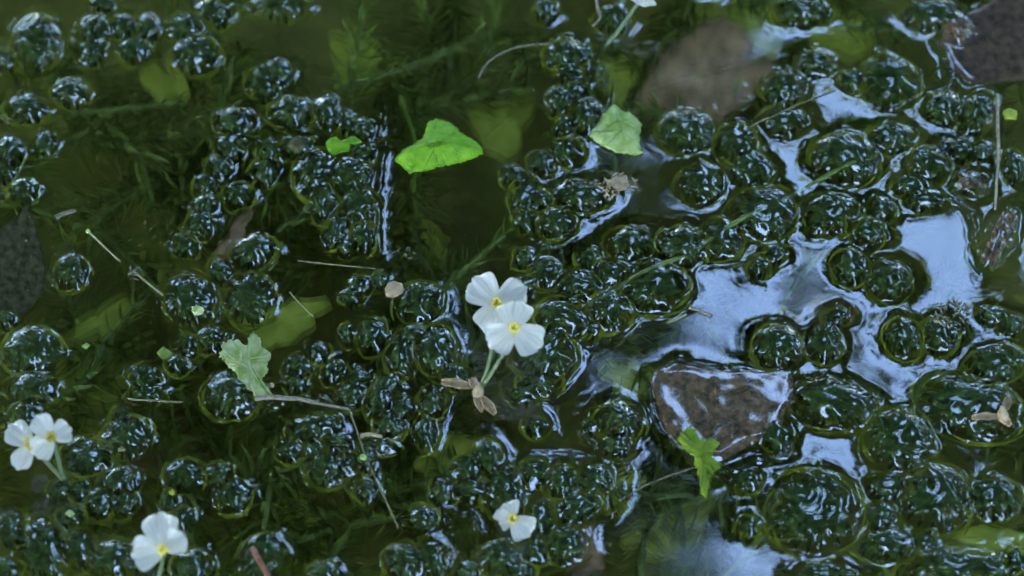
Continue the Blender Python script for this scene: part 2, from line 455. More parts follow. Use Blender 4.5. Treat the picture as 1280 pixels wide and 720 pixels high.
for pts, hh, ww in RIDGES:
    P = spline([px(*p) for p in pts], 170)
    bx0, bx1 = min(p.x for p in P) - .008, max(p.x for p in P) + .008
    by0, by1 = min(p.y for p in P) - .008, max(p.y for p in P) + .008
    j0, j1 = np.searchsorted(xs, [bx0, bx1]); i0, i1 = np.searchsorted(ys, [by0, by1])
    S_ = np.s_[i0:i1, j0:j1]
    dmin = np.full(GX[S_].shape, 9.0)
    for p in P:
        dmin = np.minimum(dmin, (GX[S_] + WX[S_] * .5 - p.x) ** 2 + (GY[S_] + WY[S_] * .5 - p.y) ** 2)
    g = hh * np.exp(-np.sqrt(dmin + 4e-8) / ww)
    H[S_] = (H[S_].clip(0) ** 3 + g ** 3) ** (1 / 3.0)
H += fft_noise(0.03, 5) * 0.00005
edge = np.minimum(np.minimum(GX - X0, X1 - GX), np.minimum(GY - Y0, Y1 - GY))
H *= np.clip(edge / 0.012, 0, 1)

BROWN = [(812,474),(822,460),(850,456),(880,460),(905,463),(930,462),(960,466),(988,464),(994,480),(990,500),(975,530),(955,550),(930,560),(905,574),(880,574),(850,560),(830,535),(820,505)]
ROT = [(1175,52),(1180,36),(1192,25),(1212,15),(1230,6),(1250,-6),(1300,-10),(1300,98),(1270,102),(1240,103),(1210,106),(1196,92),(1186,78)]
GREY = [(35,252),(40,266),(46,287),(53,315),(57,338),(55,360),(45,375),(36,388),(18,398),(-15,404),(-25,350),(-15,300),(0,285),(16,274)]
POLY_FILM = {}
for k, (poly, hh, lump, ls) in enumerate([(BROWN, .0008, .00003, .0060), (ROT, .0010, .00003, .009), (GREY, .0002, .00001, .012)]):
    W = [px(*p) for p in poly]
    ins = np.zeros(GX.shape, bool)
    for a, b in zip(W, W[1:] + W[:1]):
        if abs(a.y - b.y) < 1e-9: continue
        ins ^= ((a.y > GY) != (b.y > GY)) & (GX < (b.x - a.x) * (GY - a.y) / (b.y - a.y) + a.x)
    g = blur(ins.astype(float), .0011)
    H += np.where(H < hh, (hh - H.clip(0)) * g, 0) + g * fft_noise(ls, 20 + k) * lump
    if k < 2: OWN[ins & (OWN < 0)] = 10000 + k

def film(x, y):
    j = min(max(int(round((x - X0) / CELL)), 0), nx - 1); i = min(max(int(round((y - Y0) / CELL)), 0), ny - 1)
    return float(H[i, j])

def on_film(x, y, up=0.0003):
    """photo pixel -> point resting on the water film"""
    z = 0.0
    for _ in range(4):
        p = px(x, y, z); z = film(p.x, p.y) + up
    return px(x, y, z)

# the water sheet; where the film covers a tip or a sodden leaf the piece of film goes with that thing
gy_, gx_ = np.gradient(H, CELL)
NRM = np.stack([-gx_, -gy_, np.ones_like(H)], -1); NRM /= np.linalg.norm(NRM, axis=-1, keepdims=True)
SV = np.stack([GX, GY, H], -1).reshape(-1, 3); NR = NRM.reshape(-1, 3)
idx = np.arange(nx * ny).reshape(ny, nx)
SF = np.stack([idx[:-1, :-1], idx[:-1, 1:], idx[1:, 1:], idx[1:, :-1]], -1).reshape(-1, 4)
FO = OWN[:-1, :-1].reshape(-1)

def sheet(name, V, NR, quads, parent=None):
    me = bpy.data.meshes.new(name); nq = len(quads)
    me.vertices.add(len(V)); me.vertices.foreach_set("co", V.astype(np.float32).ravel())
    me.loops.add(nq * 4); me.loops.foreach_set("vertex_index", quads.astype(np.int32).ravel())
    me.polygons.add(nq); me.polygons.foreach_set("loop_start", (np.arange(nq) * 4).astype(np.int32))
    me.polygons.foreach_set("use_smooth", np.ones(nq, bool))
    me.update(calc_edges=True)
    me.normals_split_custom_set_from_vertices(NR.tolist())
    me.materials.append(M['water'])
    o = bpy.data.objects.new(name, me); COL.objects.link(o)
    if parent:
        o.parent = parent; o.matrix_parent_inverse = Matrix.Translation(-parent.location)
    return o

order = np.argsort(FO, kind='stable'); fo = FO[order]
def film_piece(owner, parent):
    a, b = np.searchsorted(fo, [owner, owner + 1])
    if b - a < 4: return
    f = SF[order[a:b]]
    u, inv = np.unique(f, return_inverse=True)
    sheet("water_film", SV[u], NR[u], inv.reshape(-1, 4), parent)

f = SF[FO < 0]
loop = np.concatenate([idx[0, :-1], idx[:-1, -1], idx[-1, :0:-1], idx[:0:-1, 0]])
cxm, cym = (X0 + X1) / 2, (Y0 + Y1) / 2
ox, oy = (SV[loop, 0] - cxm) / ((X1 - X0) / 2) * POND, (SV[loop, 1] - cym) / ((Y1 - Y0) / 2) * POND
nb = len(loop); k = np.arange(nb); k2 = (k + 1) % nb
F1 = np.stack([loop[k2], loop[k], nx * ny + k, nx * ny + k2], -1)
VV = np.concatenate([SV, np.stack([ox, oy, 0 * ox], -1)]); NN = np.concatenate([NR, np.tile([[0, 0, 1.0]], (nb, 1))])
quads = np.concatenate([f, F1]); u, inv = np.unique(quads, return_inverse=True)
o = sheet("water", VV[u], NN[u], inv.reshape(-1, 4)); o["kind"] = "structure"
# murk below the surface
a, b, d = POND - .1, -.0009, -.32
mv = [(x, y, z) for z in (d, b) for x, y in ((-a, -a), (a, -a), (a, a), (-a, a))]
o = mesh_obj("murky_water", mv, [(3, 2, 1, 0), (4, 5, 6, 7), (0, 1, 5, 4), (1, 2, 6, 5), (2, 3, 7, 6), (3, 0, 4, 7)], M['murk'], smooth=False)
o["kind"] = "structure"

# ------------------------------------------------------------------ trees round the pond: they shade it and show in its reflections
def tree(name, label, base, height, clumps, leaf_m=0.25):
    t = empty(name, base)
    tag(t, label, "tree", "trees leaning over the pond")
    b = Vector(base); V, F = [], []
    def add(v, f):
        o_ = len(V); V.extend(v); F.extend([tuple(q + o_ for q in g) for g in f])
    cen = sum((c for c in clumps), Vector()) / len(clumps)
    top = b.lerp(Vector((cen.x, cen.y, 0)), 0.25); top.z = height
    path = spline([b - Vector((0, 0, .3)), b.lerp(top, .5) + Vector((.1, -.08, 0)), top], 8)
    add(*tube(path, [0.20 - 0.014 * q for q in range(8)], 10))
    for c in random.sample(clumps, min(26, len(clumps))):
        s = path[random.randint(4, 7)]
        mid = s.lerp(c, .5) + Vector((random.uniform(-.3, .3), random.uniform(-.3, .3), .25))
        add(*tube(spline([s, mid, c], 6), [.06, .05, .038, .028, .018, .008], 6))
    mesh_obj("trunk", V, F, M['bark'], t)
    LV, LF = [], []
    for c in clumps:
        for q in range(17):
            d = Vector((random.gauss(0, 1), random.gauss(0, 1), random.gauss(0, .7))) * 0.27
            p = c + d; s = leaf_m * random.uniform(.7, 1.3)
            if p.z > 2.5:
                u_, v_ = p.x / p.z, p.y / p.z
                q_ = ((u_ - .12) / .19) ** 2 + ((v_ - .46) / .20) ** 2     # the crowns thin out towards the opening
                if gap(u_, v_, .012):
                    if q_ > 1 or random.random() > .03 + .10 * math.sin(u_ * 47 + 1.2) * math.sin(v_ * 41 + .4): continue
                elif q_ < 1 and not (u_ < .125 and .36 < v_ < .415) and random.random() > .28: continue
                if abs(u_ - .12) < .2 and abs(v_ - .455) < .24: s = .13 * random.uniform(.7, 1.3)
            nrm = Vector((random.gauss(0, .6), random.gauss(0, .6), 1)).normalized()
            a = nrm.orthogonal().normalized(); a = Matrix.Rotation(random.uniform(0, 6.28), 3, nrm) @ a
            e = nrm.cross(a); o_ = len(LV)
            LV += [p - a * s, p - a * s * .2 + e * s * .5, p + a * s - nrm * s * .2, p - a * s * .2 - e * s * .5]
            LF.append((o_, o_ + 1, o_ + 2, o_ + 3))
    mesh_obj("crown", LV, LF, M['crown'], t, smooth=False)

random.seed(11)
trunks = [((-4.4, 2.6, .1), 4.2), ((4.6, 4.4, .1), 4.6), ((-2.6, -4.6, .1), 4.4), ((4.8, -2.4, .1), 4.2), ((-0.6, 6.4, .1), 4.6)]
sets = [[] for _ in trunks]
def gap(u, v, m=0.0):
    # openings between the crowns: one almost overhead, one lower on the far side
    if (u - 0.13) ** 2 + (v - 0.464) ** 2 < (0.018 - m) ** 2: return False
    if u < 0.105 + m and v > 0.535 - m: return False
    if u < 0.075 + m and v < 0.415 + m: return False
    if u < 0.118 + m and 0.366 - m < v < 0.408 + m: return False
    if ((u - 0.12) / (0.115 + m)) ** 2 + ((v - 0.455) / (0.145 + m)) ** 2 < 1: return True
    if -0.40 < u < 0.02 and 0.15 < v < 0.85: return False
    if ((u + 0.25) / 0.5) ** 2 + ((v - 1.3) / 0.42) ** 2 < 1: return True
    if (u + 0.52) ** 2 + (v + 0.74) ** 2 < 0.5: return False
    return (math.sin(u * 5.1 + 1.0) * math.cos(v * 4.3 + 0.6) + 0.55 * math.sin(u * 11 + v * 8 + 2.0)) > 0.92
def put(x, y, z):
    kk = min(range(len(trunks)), key=lambda i: (x - trunks[i][0][0]) ** 2 + (y - trunks[i][0][1]) ** 2)
    sets[kk].append(Vector((x, y, z)))
for q in range(2200):
    z = random.uniform(3.2, 6.0)
    x, y = random.uniform(-9, 9), random.uniform(-8.5, 9)
    if math.hypot(x, y) > 9: continue
    put(x, y, z)
for q in range(420):                       # more twigs round the opening overhead, where the leaves are small
    z = random.uniform(3.6, 5.6); uu, vv = random.uniform(-.12, .36), random.uniform(.2, .72)
    if not gap(uu, vv): put(uu * z, vv * z, z)
for q in range(1000):                      # the crowns hang low round the pond
    a, rr = random.uniform(0, 6.283), random.uniform(6.2, 9.0)
    put(rr * math.cos(a), rr * math.sin(a), random.uniform(.2, 3.5))
tl = ["leafy tree on the bank whose crown shades the water by the white flower pair",
      "leafy tree on the far bank beside the gap of open sky",
      "leafy tree standing behind the viewer on the near bank",
      "leafy tree on the bank beside the wide flat patches of water",
      "leafy tree on the far bank between two other trees"]
for (b, hgt), c, l in zip(trunks, sets, tl):
    tree("tree", l, b, hgt, c)

# ------------------------------------------------------------------ waterweed tips as things
random.seed(21)
LANDMARKS = [((548,183), "folded bright green leaf"), ((770,163), "torn pale green leaf"), ((312,455), "ragged pale leaf"),
 ((630,392), "overlapping pair of white flowers"), ((50,553), "white flowers with long stalks"), ((203,683), "single upright white flower"),
 ((645,652), "half sunk white flower"), ((875,570), "yellow green moss frond"), ((902,512), "sodden brown floating leaf"),
 ((1235,55), "dark rotting leaf"), ((22,330), "grey pointed leaf"), ((1247,190), "upright straw twig"), ((1190,390), "grey fluffy debris"),
 ((325,705), "red twig"), ((1245,520), "shrivelled brown blossom"), ((1240,670), "yellow leaf under the film"), ((590,495), "withered tan blossom"),
 ((385,503), "grey bent twig"), ((775,230), "beige crumbs of debris"), ((160,335), "straw with a white knob")]
def leaf_mesh(D, lf):
    ang, r0, L, w, off, bend, up = lf
    V, F = [], []
    NS, NC = 7, 5
    for s in range(NS):
        t = s / (NS - 1)
        ww = w * math.sqrt(max(math.sin(math.pi * (0.08 + 0.86 * t)), 0.02))
        for q in range(NC):
            qq = (q / (NC - 1) * 2 - 1)
            p = r0 + t * L; s_ = qq * ww + off * (1 - t) + bend * t * t
            U = p * math.cos(ang) - s_ * math.sin(ang); W = p * math.sin(ang) + s_ * math.cos(ang)
            rr = math.hypot(U, W)
            X, Y = U * D['ax'], W * D['ay']
            X, Y = X * D['ca'] - Y * D['sa'], X * D['sa'] + Y * D['ca']
            z = D['h'] * dome_z(min(rr, 1.25)) + up * D['rm'] * (0.30 + 0.70 * (1 - qq * qq)) + 0.00006
            z = min(z, film(D['c'].x + X, D['c'].y + Y) - (0.00016 + 0.0003 * qq * qq))
            V.append(Vector((D['c'].x + X, D['c'].y + Y, z)))
    for s in range(NS - 1):
        for q in range(NC - 1):
            a = s * NC + q
            F.append((a, a + 1, a + NC + 1, a + NC))
    return V, F

ORD = ["", "second ", "third ", "fourth ", "fifth ", "sixth ", "seventh ", "eighth ", "ninth ", "tenth ", "eleventh ", "twelfth ", "thirteenth ", "fourteenth ", "fifteenth ", "sixteenth ",
       "seventeenth ", "eighteenth ", "nineteenth ", "twentieth "] + ["twenty-" + q for q in ("first ", "second ", "third ", "fourth ", "fifth ", "sixth ", "seventh ", "eighth ", "ninth ")]
def size_of(D): return "broad" if D['R'] >= 25 else ("medium sized" if D['R'] >= 15 else "small")
def in_frame(D): return 0 <= D['px'][0] <= 1280 and 0 <= D['px'][1] <= 720
for di, D in enumerate(domes):
    x, y = D['px']
    lp, lm = min(LANDMARKS, key=lambda l: (l[0][0] - x) ** 2 + (l[0][1] - y) ** 2)
    size = size_of(D); lw = px(*lp)
    rank = sum(1 for E in domes if in_frame(E) and size_of(E) == size and E['px'] not in BROWN_TIP and (E['c'] - lw).length < (D['c'] - lw).length)
    c = D['c']; brown = D['px'] in BROWN_TIP
    dep = random.uniform(0.02, 0.05)
    b = sub(x, y, dep)
    root = empty("curled_leaf" if brown else "waterweed_tip", b)
    inside = 0 <= x <= 1280 and 0 <= y <= 720
    if brown:
        lab = {(1198, 38): "brown knobbly leaf end bulging through the water at the dark rotting leaf", (1248, 296): "long brown curled leaf lying under a ridge of wet film",
               (1213, 228): "round brown leaf bump under film at the head of the long curled leaf"}[D['px']]
        tag(root, lab, "leaf")
    elif inside:
        if rank < len(ORD): lab = f"{size} green waterweed tip, {ORD[rank]}nearest to the {lm}"
        else: lab = f"{size} green waterweed tip, far out from the {lm}"
        tag(root, lab, "waterweed", f"{size} waterweed tips breaking the surface")
    else:
        tag(root, "dark green waterweed tip in the pond around the pictured patch", "waterweed", "waterweed tips in the surrounding water")
    mat = M['brown'] if brown else M['tip']
    film_piece(di, root)
    mesh_obj("stem", *tube(spline([b, b.lerp(c, .6) + Vector((.001, .001, 0)), Vector((c.x, c.y, D['h'] * .6))], 5), 0.0009, 5), M['stem'], root)
    V, F = [], []                         # drooping leaves below the tip
    nsk = int(np.clip(D['rm'] / .0004, 9, 18))
    for q in range(nsk):
        an = 6.283 * q / nsk + random.uniform(-.2, .2); ca_, sa_ = math.cos(an), math.sin(an); k0 = len(V)
        ln = random.uniform(.004, .009); wd = random.uniform(.0007, .0012); fl = random.uniform(.85, 1.05)
        for t in range(5):
            u_ = t / 4; rr = (.45 + .55 * math.sin(u_ * 1.57)) * fl
            X, Y = ca_ * rr * D['ax'], sa_ * rr * D['ay']
            X, Y = X * D['ca'] - Y * D['sa'], X * D['sa'] + Y * D['ca']
            z = min(D['h'] * .5, film(c.x + X, c.y + Y) - .0005) - ln * u_ * u_
            w_ = wd * (1 - .8 * u_ ** 3)
            tx, ty = -sa_ * w_, ca_ * w_
            V += [Vector((c.x + X - tx, c.y + Y - ty, z)), Vector((c.x + X + tx, c.y + Y + ty, z))]
        F += [(k0 + 2 * t, k0 + 2 * t + 1, k0 + 2 * t + 3, k0 + 2 * t + 2) for t in range(4)]
    if not brown: mesh_obj("lower_whorl", V, F, M['tip'], root)
    if not brown:
        V, F = [], []                     # olive arcs added round the tip, imitating rings of refracted and reflected green
        for q in range(int(np.clip(D['rm'] / .0005, 7, 14))):
            a0 = random.uniform(0, 6.283); span = random.uniform(.7, 1.7) * random.choice((-1, 1)); k0 = len(V)
            r0_, r1_ = random.uniform(1.0, 1.2) + .0004 / D['rm'], random.uniform(1.1, 1.35) + .0012 / D['rm']; zz = random.uniform(.0010, .0035)
            for t in range(7):
                u_ = t / 6; an = a0 + span * u_; rr = r0_ + (r1_ - r0_) * u_
                w_ = .00042 * math.sqrt(max(math.sin(math.pi * (.05 + .9 * u_)), .03)) / D['rm']
                for e_ in (-1, 1):
                    X, Y = math.cos(an) * (rr + e_ * w_) * D['ax'], math.sin(an) * (rr + e_ * w_) * D['ay']
                    X, Y = X * D['ca'] - Y * D['sa'], X * D['sa'] + Y * D['ca']
                    V.append(Vector((c.x + X, c.y + Y, min(film(c.x + X, c.y + Y), .001) - zz - .001 * u_)))
            F += [(k0 + 2 * t, k0 + 2 * t + 1, k0 + 2 * t + 3, k0 + 2 * t + 2) for t in range(6)]
        mesh_obj("light_ring_arcs", V, F, M['halo'], root)
    if D['R'] >= 12:
        for lf in D['leaves']:
            mesh_obj("leaf", *leaf_mesh(D, lf), mat, root)
    else:
        V, F = [], []
        for lf in D['leaves']:
            v, f = leaf_mesh(D, lf); k0 = len(V); V += v; F += [tuple(q + k0 for q in g) for g in f]
        o = mesh_obj("leaf_whorl", V, F, mat, root)

# ------------------------------------------------------------------ submerged waterweed strands
def strand(path, label, group, leaf_len=0.010, leaf_w=0.0016, step=0.005, stem_r=0.0010, mat='deep', smat='stem', leaves=True, name="waterweed_strand"):
    root = empty(name, path[0])
    tag(root, label, "waterweed", group)
    mesh_obj("stem", *tube(path, stem_r, 6), M[smat], root)
    if not leaves: return root
    V, F = [], []
    d = 0.0; a0 = random.uniform(0, 6)
    for i in range(1, len(path)):
        d += (path[i] - path[i - 1]).length
        if d < step: continue
        d = 0
        t = (path[i] - path[i - 1]).normalized()
        a = t.orthogonal().normalized(); b = t.cross(a); a0 += .8
        for q in range(5):
            an = a0 + q * 1.2566 + random.uniform(-.2, .2)
            out = a * math.cos(an) + b * math.sin(an)
            L = leaf_len * random.uniform(.75, 1.2)
            side = t.cross(out).normalized()
            curl = random.uniform(.1, .6)
            k0 = len(V)
            for s in range(6):
                u = s / 5
                p = path[i] + out * (L * (u - .35 * curl * u * u)) + t * (L * (.25 * u + curl * u * u)) + Vector((0, 0, -.25 * L * u * u))
                if p.z > -0.0008: p.z = -0.0008 - 0.0006 * u
                w = leaf_w * .5 * (1 - u ** 2.5) + 1e-5
                V += [p - side * w, p + side * w]
            F += [(k0 + 2 * s, k0 + 2 * s + 1, k0 + 2 * s + 3, k0 + 2 * s + 2) for s in range(5)]
    f = mesh_obj("foliage", V, F, M[mat], root); f["kind"] = "stuff"
    return root

random.seed(31)
NAMED = [
 ([(55,147),(140,135),(235,127)], .006, "submerged waterweed strand with a pale stem below the cluster of small tips"),
 ([(420,108),(520,78),(605,40)], .008, "submerged waterweed strand with a straight pale stem above the folded green leaf"),
 ([(570,345),(620,302),(665,262),(700,225)], .006, "submerged pale green stem rising beside the pair of white flowers"),
 ([(1040,28),(1110,36),(1185,42)], .005, "submerged strand running up to the dark rotting leaf"),
 ([(1075,275),(1120,258),(1175,235)], .003, "light green strand just below the wide flat water"),
 ([(0,252),(40,262),(85,275)], .005, "light green strand by the point of the grey leaf"),
 ([(345,290),(380,262),(420,225)], .006, "pale strand under the crowded block of weed tips"),
 ([(500,120),(520,180),(515,240)], .012, "dark leafy strand beside the folded green leaf"),
 ([(130,150),(170,190),(190,250)], .010, "dark strand with long arching leaves in a clear green pool"),
 ([(100,480),(150,400),(210,340)], .012, "leafy strand under the thin straight straw"),
]
for pts, dep, lab in NAMED:
    strand(spline([sub(x, y, dep + random.uniform(0, .002)) for x, y in pts], 40), lab, None, leaf_len=.009, leaf_w=.0014, stem_r=.0009)
for k in range(190):
    x, y = random.uniform(-60, 1340), random.uniform(-60, 780)
    dep = random.uniform(.006, .032); a = random.uniform(0, 6.28); L = random.uniform(90, 210)
    P = [sub(x - L / 2 * math.cos(a), y - L / 2 * math.sin(a), dep + .012), sub(x + random.uniform(-25, 25), y + random.uniform(-25, 25), dep),
         sub(x + L / 2 * math.cos(a), y + L / 2 * math.sin(a), dep + random.uniform(-.008, .01))]
    strand(spline(P, 46), "dark leafy waterweed strand deep under the water", "deep waterweed strands", leaf_len=random.uniform(.010, .015), leaf_w=.0022, smat='deep')

# long stem that lies across the tips on the right
path = []
for p in spline([Vector((735,380,0)), Vector((800,342,0)), Vector((855,318,0)), Vector((930,272,0)), Vector((1000,238,0)), Vector((1060,205,0)), Vector((1098,192,0))], 70):
    q = on_film(p.x, p.y, -0.0002); path.append(q)
zs = np.convolve(np.pad([p.z for p in path], 3, mode='edge'), np.ones(7) / 7, mode='valid')
for p, z in zip(path, zs): p.z = min(float(z), film(p.x, p.y)) - .0004 - .0014 * max(0, math.sin(p.x * 210 + 1.0))
strand(path, "long light green waterweed stem lying across the round tips", None, stem_r=.0009, leaves=False, name="floating_waterweed")

# ------------------------------------------------------------------ leaves traced from the photograph
def resample(poly, n, jag=0.0):
    P = [Vector((x, y)) for x, y in poly]; P.append(P[0])
    seg = [(P[i + 1] - P[i]).length for i in range(len(P) - 1)]; T = sum(seg); out = []
    for k in range(n):
        d = T * k / n; i = 0
        while d > seg[i] and i < len(seg) - 1: d -= seg[i]; i += 1
        p = P[i].lerp(P[i + 1], min(d / seg[i], 1))
        out.append(p + Vector((random.uniform(-jag, jag), random.uniform(-jag, jag))))
    return out

def outline_leaf(name, poly, mat, label, place, bulge=0.0, centre=None, jag=0.6, fold=None, vein=None, thick=0.00025, n=80, rings=8, wav=0.0003, cat="leaf",
                 vmat=None, group=None):
    """place(x, y) -> point on the sheet the leaf lies on; bulge lifts the middle"""
    P = resample(poly, n, jag)
    C = Vector(centre) if centre else sum(P, Vector((0, 0))) / n
    root = empty(name, place(C.x, C.y)); tag(root, label, cat, group)
    V, F = [place(C.x, C.y) + Vector((0, 0, bulge))], []
    for r in range(1, rings + 1):
        f = r / rings
        for k, p in enumerate(P):
            q = C + (p - C) * f
            w = place(q.x, q.y)
            up = bulge * (1 - f ** 2) + wav * f * math.sin(q.x * .21 + 2.1) * math.cos(q.y * .19)
            if fold: up += fold(q.x, q.y)
            V.append(w + Vector((0, 0, up)))
    for k in range(n):
        F.append((0, 1 + (k + 1) % n, 1 + k))
    for r in range(rings - 1):
        for k in range(n):
            a = 1 + r * n + k; b = 1 + r * n + (k + 1) % n
            F.append((a, b, b + n, a + n))
    o = mesh_obj("blade", V, F, M[mat], root)
    md = o.modifiers.new("thickness", 'SOLIDIFY'); md.thickness = thick; md.offset = -1
    if vein:
        for pts in vein:
            vp = []
            for p in spline([Vector((a, b, 0)) for a, b in pts], 14):
                best = min(V, key=lambda v: (v - place(p.x, p.y)).xy.length)
                w = place(p.x, p.y); vp.append(Vector((w.x, w.y, best.z + .00018)))
            mesh_obj("vein", *tube(vp, [.00028 - .00012 * i / 13 for i in range(14)], 5), M[vmat or mat], o)
    return root

random.seed(41)
flt = lambda up=.0003: (lambda x, y: on_film(x, y, up))
level = lambda z: (lambda x, y: px(x, y, z))
under = lambda d: (lambda x, y: sub(x, y, d))
GREEN = [(494,200),(503,208),(512,217),(540,211),(575,203),(604,193),(603,186),(590,175),(575,165),(562,153),(546,149),(536,152),(531,170),(518,183),(505,190)]
outline_leaf("green_leaf", GREEN, 'bright', "folded bright green leaf floating alone in dark clear water", level(.0012), bulge=.0028, centre=(548,188),
             fold=lambda x, y: .0025 * math.exp(-((y - (190 - .10 * (x - 548))) / 9) ** 2) - .0012 * max(0, (abs(x - 548) - 35) / 20), wav=.0005,
             vein=[[(506,201),(545,188),(598,189)], [(530,193),(540,172),(546,155)], [(550,188),(566,172),(570,163)], [(535,191),(545,202),(548,208)], [(560,188),(572,196),(578,200)]], jag=1.1, n=110)
outline_leaf("pale_leaf", [(756,140),(762,133),(767,130),(777,138),(787,140),(795,148),(803,155),(801,162),(799,169),(800,182),(803,193),(790,193),(775,192),(762,187),(750,182),(743,176),(737,169),(740,163),(744,158),(750,149)],
             'pale', "torn pale green leaf with a dark vein lying on sky-lit water", level(.0011), bulge=.0016, jag=1.2, n=110, wav=.0007, vein=[[(769,140),(773,155),(781,178)], [(772,152),(788,158),(797,165)], [(772,154),(758,162),(748,170)], [(777,168),(790,178),(799,188)], [(776,166),(764,178),(758,183)]], vmat='pale')
outline_leaf("torn_leaf", [(274,445),(279,426),(296,425),(302,431),(311,430),(309,422),(316,415),(325,424),(326,431),(332,436),(338,442),(339,449),(333,453),(335,463),(326,475),(335,490),(342,497),(331,498),(320,496),(310,487),(299,473),(290,463),(282,453)],
             'torn', "ragged pale leaf with eaten edges and a yellow green patch", flt(.0005), bulge=.0008, centre=(312,456), jag=1.9, n=120, wav=.0006, vein=[[(304,443),(301,455),(297,470)], [(313,425),(313,460),(334,495)], [(313,450),(330,446),(336,443)], [(312,462),(296,452),(281,440)]], vmat='torn')
outline_leaf("moss_frond", [(847,551),(852,541),(859,534),(866,535),(872,544),(883,551),(888,547),(894,545),(901,554),(896,561),(891,566),(891,576),(902,579),(899,586),(891,589),(889,598),(888,607),(884,616),(881,622),(876,618),(875,604),(873,590),(869,580),(866,571),(858,564),(852,559)],
             'frond', "yellow green moss frond hanging over the edge of the sodden brown leaf", flt(.0008), bulge=.0010, centre=(878,566), jag=2.2, n=120, wav=.0008, cat="moss")
film_root = outline_leaf("brown_leaf", BROWN, 'brown', "large sodden brown leaf floating between the round tips and the leafy clump", flt(-.0004), bulge=.0001, jag=2.2, wav=.0001, rings=14, n=110,
             vein=[[(893,476),(895,510),(892,545)], [(893,500),(870,488),(845,484)], [(895,498),(920,486),(940,492)], [(893,520),(915,528),(935,545)], [(892,522),(868,530),(850,548)]], vmat='brown')
film_piece(10000, film_root)
film_root = outline_leaf("rotting_leaf", ROT, 'darkbrown',
             "dark rotting leaf with a lumpy surface at the edge of the weed", flt(-.0004), bulge=.0001, jag=1.8, wav=.0001, rings=12, n=90,
             vein=[[(1200,60),(1230,40),(1265,25)], [(1228,42),(1245,65),(1250,90)]])
film_piece(10001, film_root)
film_root = outline_leaf("grey_leaf", GREY, 'grey',
             "dull grey pointed leaf lying flat on the water", under(.0025), bulge=.0005, jag=.7, vein=[[(35,256),(30,310),(12,390)]], rings=10)
outline_leaf("yellow_leaf", [(1186,668),(1205,660),(1222,657),(1236,652),(1250,657),(1268,662),(1292,668),(1292,690),(1268,692),(1245,690),(1222,684),(1204,680)], 'sunk_yellow',
             "yellow leaf under a film of water between leafy clumps", under(.004), bulge=.0004, jag=1.2, vein=[[(1190,670),(1235,672),(1285,680)]])
outline_leaf("leaf_scrap", [(407,178),(412,173),(420,171),(427,176),(436,172),(444,170),(453,177),(446,180),(438,181),(437,190),(428,190),(420,194),(410,190)], 'bright',
             "small bright green leaf scrap on the crowded block of weed tips", flt(.0006), bulge=.0008, jag=.6, n=40, rings=5)
for i, (x, y, s, mat, lab) in enumerate([
    (248,388,9,'torn', "pale triangular leaf scrap on the rim of a broad tip"), (107,432,5,'pale', "tiny pale green scrap floating over a sunken yellow leaf"),
    (87,642,6,'pale', "small round pale green bud on weed below the white flower pair"), (152,562,5,'straw', "tiny cream scrap at the foot of a round tip"),
    (205,441,9,'deep', "small yellow green leaf scrap beside the ragged pale leaf"), (215,615,5,'sunk_yellow', "tiny green scrap between small tips"),
    (492,362,16,'withered', "tan papery scrap wedged between two tips"), (372,181,13,'grey', "greyish folded scrap on the crowded block of weed tips"),
    (455,572,6,'pale', "pale green scrap under the bent twig"), (1262,143,12,'sunk_yellow', "light green leaf scrap beside the upright straw twig"),
    (775,228,15,'withered', "beige scrap lying in the crumbs of debris"), (340,482,4,'withered', "tiny pink grey crumb by the ragged pale leaf")]):
    poly = [(x + s * random.uniform(.65, 1.1) * math.cos(a), y + s * random.uniform(.5, .9) * math.sin(a)) for a in np.linspace(0, 6.28, 9)[:-1]]
    outline_leaf("leaf_scrap", poly, mat, lab, flt(.0005), bulge=.0005, jag=.5, n=24, rings=4)

